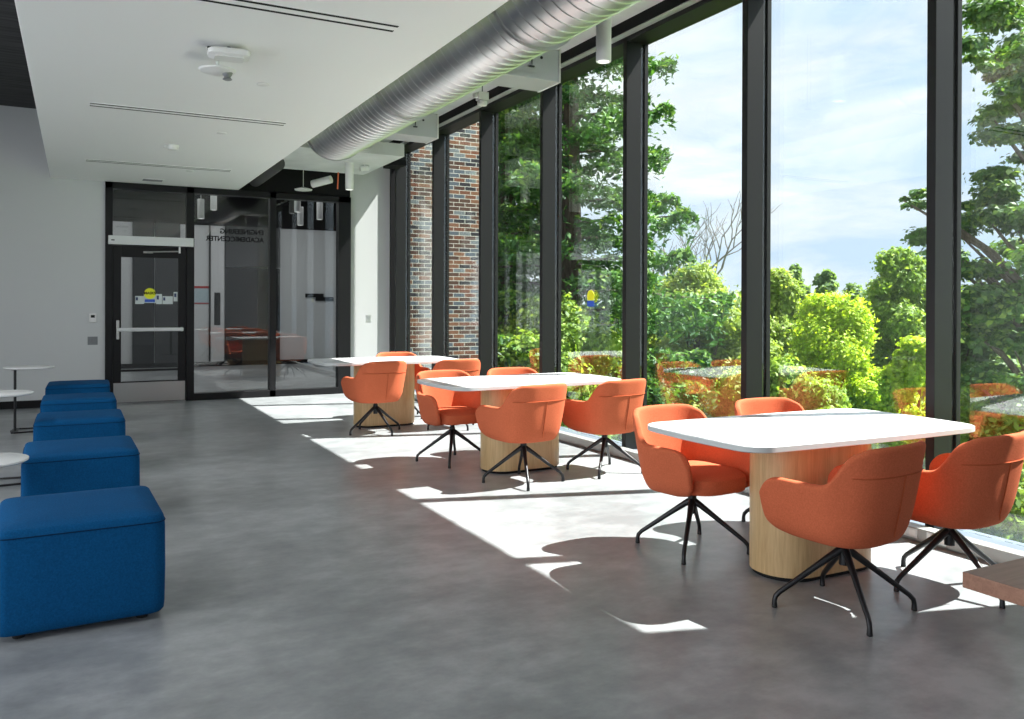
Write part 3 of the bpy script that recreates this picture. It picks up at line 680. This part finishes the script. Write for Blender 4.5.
broadleaf('broadleaf_tree', 'mid green tree standing right of the lime tree, behind it', 900, 30, 240, 105, M['green'], 85000, .10, bottom_y=480, seed=26)
broadleaf('broadleaf_tree', 'low bushy green tree below the lime tree, behind the nearest table', 790, 18, 365, 150, M['green'], 50000, .08, bottom_y=520, seed=27)
broadleaf('broadleaf_tree', 'small lime green tree low beside the wide mullion', 915, 22, 330, 80, M['lime'], 30000, .09, bottom_y=500, seed=28)
broadleaf('broadleaf_tree', 'low green bush at the lower right window, under the maple', 985, 13, 395, 230, M['green'], 50000, .065, bottom_y=600, seed=29)
for i, (px, ty, w_, l) in enumerate(((795,262,46,'left of the three far hazy trees on the skyline'),(826,264,40,'middle one of the three far hazy trees on the skyline'),(858,282,60,'right, lowest of the three far hazy trees on the skyline'))):
    broadleaf('distant_tree', 'distant pale green tree, '+l, px, 60, ty, w_, M['far'], 12000, .30, bottom_y=400, seed=40+i, lob=40, group='distant trees')
for i, px in enumerate((620, 690, 760, 960, 1010)):
    broadleaf('distant_tree', 'distant green tree on the skyline, '+['partly behind the fir','behind the bare branches','behind the pale green tree','behind the maple','farthest right behind the maple'][i], px, 55, 275+(i%2)*8, 110, M['far'], 12000, .34, bottom_y=420, seed=50+i, lob=34, group='distant trees')
# maple near right
def maple():
    r_ = np.random.default_rng(77); D = 12.5; x, y = at(1060, D)
    t = thing('maple_tree', 'large dark green maple tree filling the rightmost window', 'tree', (x, y, GZ), 0, 'trees beyond the windows')
    def w3(px, py, dd=0):
        X, Y = at(px, D+dd); return (X-x, Y-y, 1.36+(306-py)*(D+dd)/829-GZ)
    pads = [(1010,12,60),(985,45,42),(975,62,30),(1010,75,50),(1015,130,50),(990,115,34),(1000,180,46),(985,215,40),(1018,230,50),(960,235,36),(925,205,24),(915,232,22),(940,255,34),(975,275,44),(1012,290,52),(950,310,36),(985,330,46),(1015,350,50),(965,370,40),(1005,400,50),(1040,60,60),(1050,160,60),(1050,260,60),(1050,340,60),(903,200,12),(930,235,20),(1060,110,70),(1070,210,70),(1070,300,70),(1030,20,60)]
    lobes = []
    for k, (px, py, rp) in enumerate(pads):
        for j in range(3):
            dd = r_.normal()*.9; c = w3(px+r_.normal()*rp*.35, py+r_.normal()*rp*.30, dd); rr = rp*D/829*(.26+.22*r_.random())
            lobes.append((*c, rr, rr*1.1, rr*.42))
    P_, Nn, T = blob_points(lobes, 52000, r_, .95); Nn[:,2] += .8
    leaf_object('foliage', P_, Nn, .075, T, M['maple'], t, elong=1.2, rng=r_)
    mb = MB().tube([(0,0,0),(.1,0,3),(0,.1,6),(-.1,0,9),(0,0,12.2)], [.32,.26,.2,.12,.03], 12)
    for k, (px, py, rp) in enumerate(pads[:26]):
        c = w3(px, py); z0 = max(1., c[2]-1.8); mb.tube([(0,0,z0),(c[0]*.5,c[1]*.5,z0+1.1),(c[0],c[1],c[2])], [.07,.04,.012], 6)
    mb.build('trunk', M['bark'], t, True)
maple()
# bare branched tree
def bare():
    r_ = random.Random(5); D = 28; x, y = at(676, D); t = thing('bare_tree', 'leafless grey branches rising above the soft green tree', 'tree', (x, y, GZ))
    mb = MB()
    rt = Vector((.885,-.4655,0)).normalized()
    def br(p, d, L, r, n):
        q = p; pts = [p]
        for i in range(4):
            d = (d + Vector((r_.uniform(-.22,.22), r_.uniform(-.22,.22), r_.uniform(-.05,.16)))).normalized(); q = q + d*L/4; pts.append(q)
        mb.tube(pts, [r*(1-.15*i) for i in range(5)], 5, False)
        if n > 0:
            for k in range(3):
                e = (d + rt*r_.uniform(-.9,.9) + Vector((0,r_.uniform(-.5,.5),r_.uniform(-.1,.35)))).normalized(); br(pts[2+k%3], e, L*r_.uniform(.5,.75), r*.55, n-1)
    mb.tube([(0,0,0),(0,0,7)], [.3,.14], 8)
    for s, L in ((-.8,2.6),(-.35,3.2),(.1,3.6),(.5,4.2),(.85,3.6),(-1.2,2.2)):
        br(Vector((0,0,6.6)), (rt*s + Vector((0,0,1))).normalized(), L*.60, .07, 3)
    mb.build('branches', M['greybark'], t)
bare()

# ------------------------------------------------------------------ light
w = bpy.data.worlds.new('World'); bpy.context.scene.world = w; w.use_nodes = True; nt = w.node_tree
bg = nt.nodes['Background']
tc = nt.nodes.new('ShaderNodeTexCoord'); mp = nt.nodes.new('ShaderNodeMapping'); mp.inputs['Scale'].default_value = (1.6,1.6,5.5)
no = nt.nodes.new('ShaderNodeTexNoise'); no.inputs['Scale'].default_value = 1.9; no.inputs['Detail'].default_value = 8; no.inputs['Roughness'].default_value = .58; no.inputs['Distortion'].default_value = .6
cr = nt.nodes.new('ShaderNodeValToRGB'); cr.color_ramp.elements[0].position = .38; cr.color_ramp.elements[0].color = (.54,.68,.85,1); cr.color_ramp.elements[1].position = .60; cr.color_ramp.elements[1].color = (.84,.87,.90,1)
nt.links.new(tc.outputs['Generated'], mp.inputs['Vector']); nt.links.new(mp.outputs[0], no.inputs['Vector']); nt.links.new(no.outputs['Fac'], cr.inputs[0]); nt.links.new(cr.outputs[0], bg.inputs['Color'])
bg.inputs['Strength'].default_value = 1.6
sd = Vector((-1, .30, -1.475)).normalized()
sl = bpy.data.lights.new('sun', 'SUN'); sl.energy = 24; sl.angle = math.radians(.53); sl.color = (1,.975,.94)
so = bpy.data.objects.new('sun', sl); C.objects.link(so); so.rotation_euler = sd.to_track_quat('-Z', 'Y').to_euler()
def area(name, loc, rot, sx, sy, e, col=(1,1,1)):
    l = bpy.data.lights.new(name, 'AREA'); l.shape = 'RECTANGLE'; l.size = sx; l.size_y = sy; l.energy = e; l.color = col
    o = bpy.data.objects.new(name, l); C.objects.link(o); o.location = loc; o.rotation_euler = rot; return o
area('left_fill_light', (-4.66, 1.3, 1.9), (PI/2,0,-PI/2), 11.8, 2.7, 290, (.96,.985,1))  # added fill light at the left opening, raises indoor brightness
area('left_bay_fill', (-2.4, 2.5, 3.88), (0,0,0), .6, 1.8, 55)  # unseen overhead light added to brighten ottoman tops and floor
area('left_bay_fill', (-2.4, 7.5, 3.88), (0,0,0), .6, 1.8, 55)  # second added overhead fill, farther along the left bay
area('lobby_fill_light', (2.5, 16.2, 3.85), (0,0,0), 5, 4, 120)  # unseen area light added to brighten the lobby behind the glass
# ------------------------------------------------------------------ camera
f, yaw, pit, rol, cy, h = 829.293, 27.7414, -.1538, .1996, 307.6419, 1.3587
a, b, c = map(math.radians, (yaw, pit, rol))
fw = Vector((math.sin(a)*math.cos(b), math.cos(a)*math.cos(b), math.sin(b))); rt = Vector((math.cos(a), -math.sin(a), 0)); up = rt.cross(fw)
r2 = rt*math.cos(c)+up*math.sin(c); u2 = -rt*math.sin(c)+up*math.cos(c)
cd = bpy.data.cameras.new('camera'); co = bpy.data.objects.new('camera', cd); C.objects.link(co)
co.matrix_world = Matrix(((r2.x,u2.x,-fw.x,0),(r2.y,u2.y,-fw.y,0),(r2.z,u2.z,-fw.z,h),(0,0,0,1)))
cd.sensor_width = 36; cd.lens = f/1024*36; cd.shift_y = -(359.5-cy)/1024; cd.clip_start = .05; cd.clip_end = 500
sc = bpy.context.scene; sc.camera = co
sc.view_settings.view_transform = 'Standard'; sc.view_settings.look = 'None'; sc.view_settings.exposure = 0; sc.view_settings.gamma = 1; sc.view_settings.use_curve_mapping = False
cy_ = sc.cycles; cy_.max_bounces = 12; cy_.diffuse_bounces = 7; cy_.glossy_bounces = 5; cy_.transparent_max_bounces = 24; cy_.caustics_reflective = False; cy_.caustics_refractive = False; cy_.sample_clamp_indirect = 6
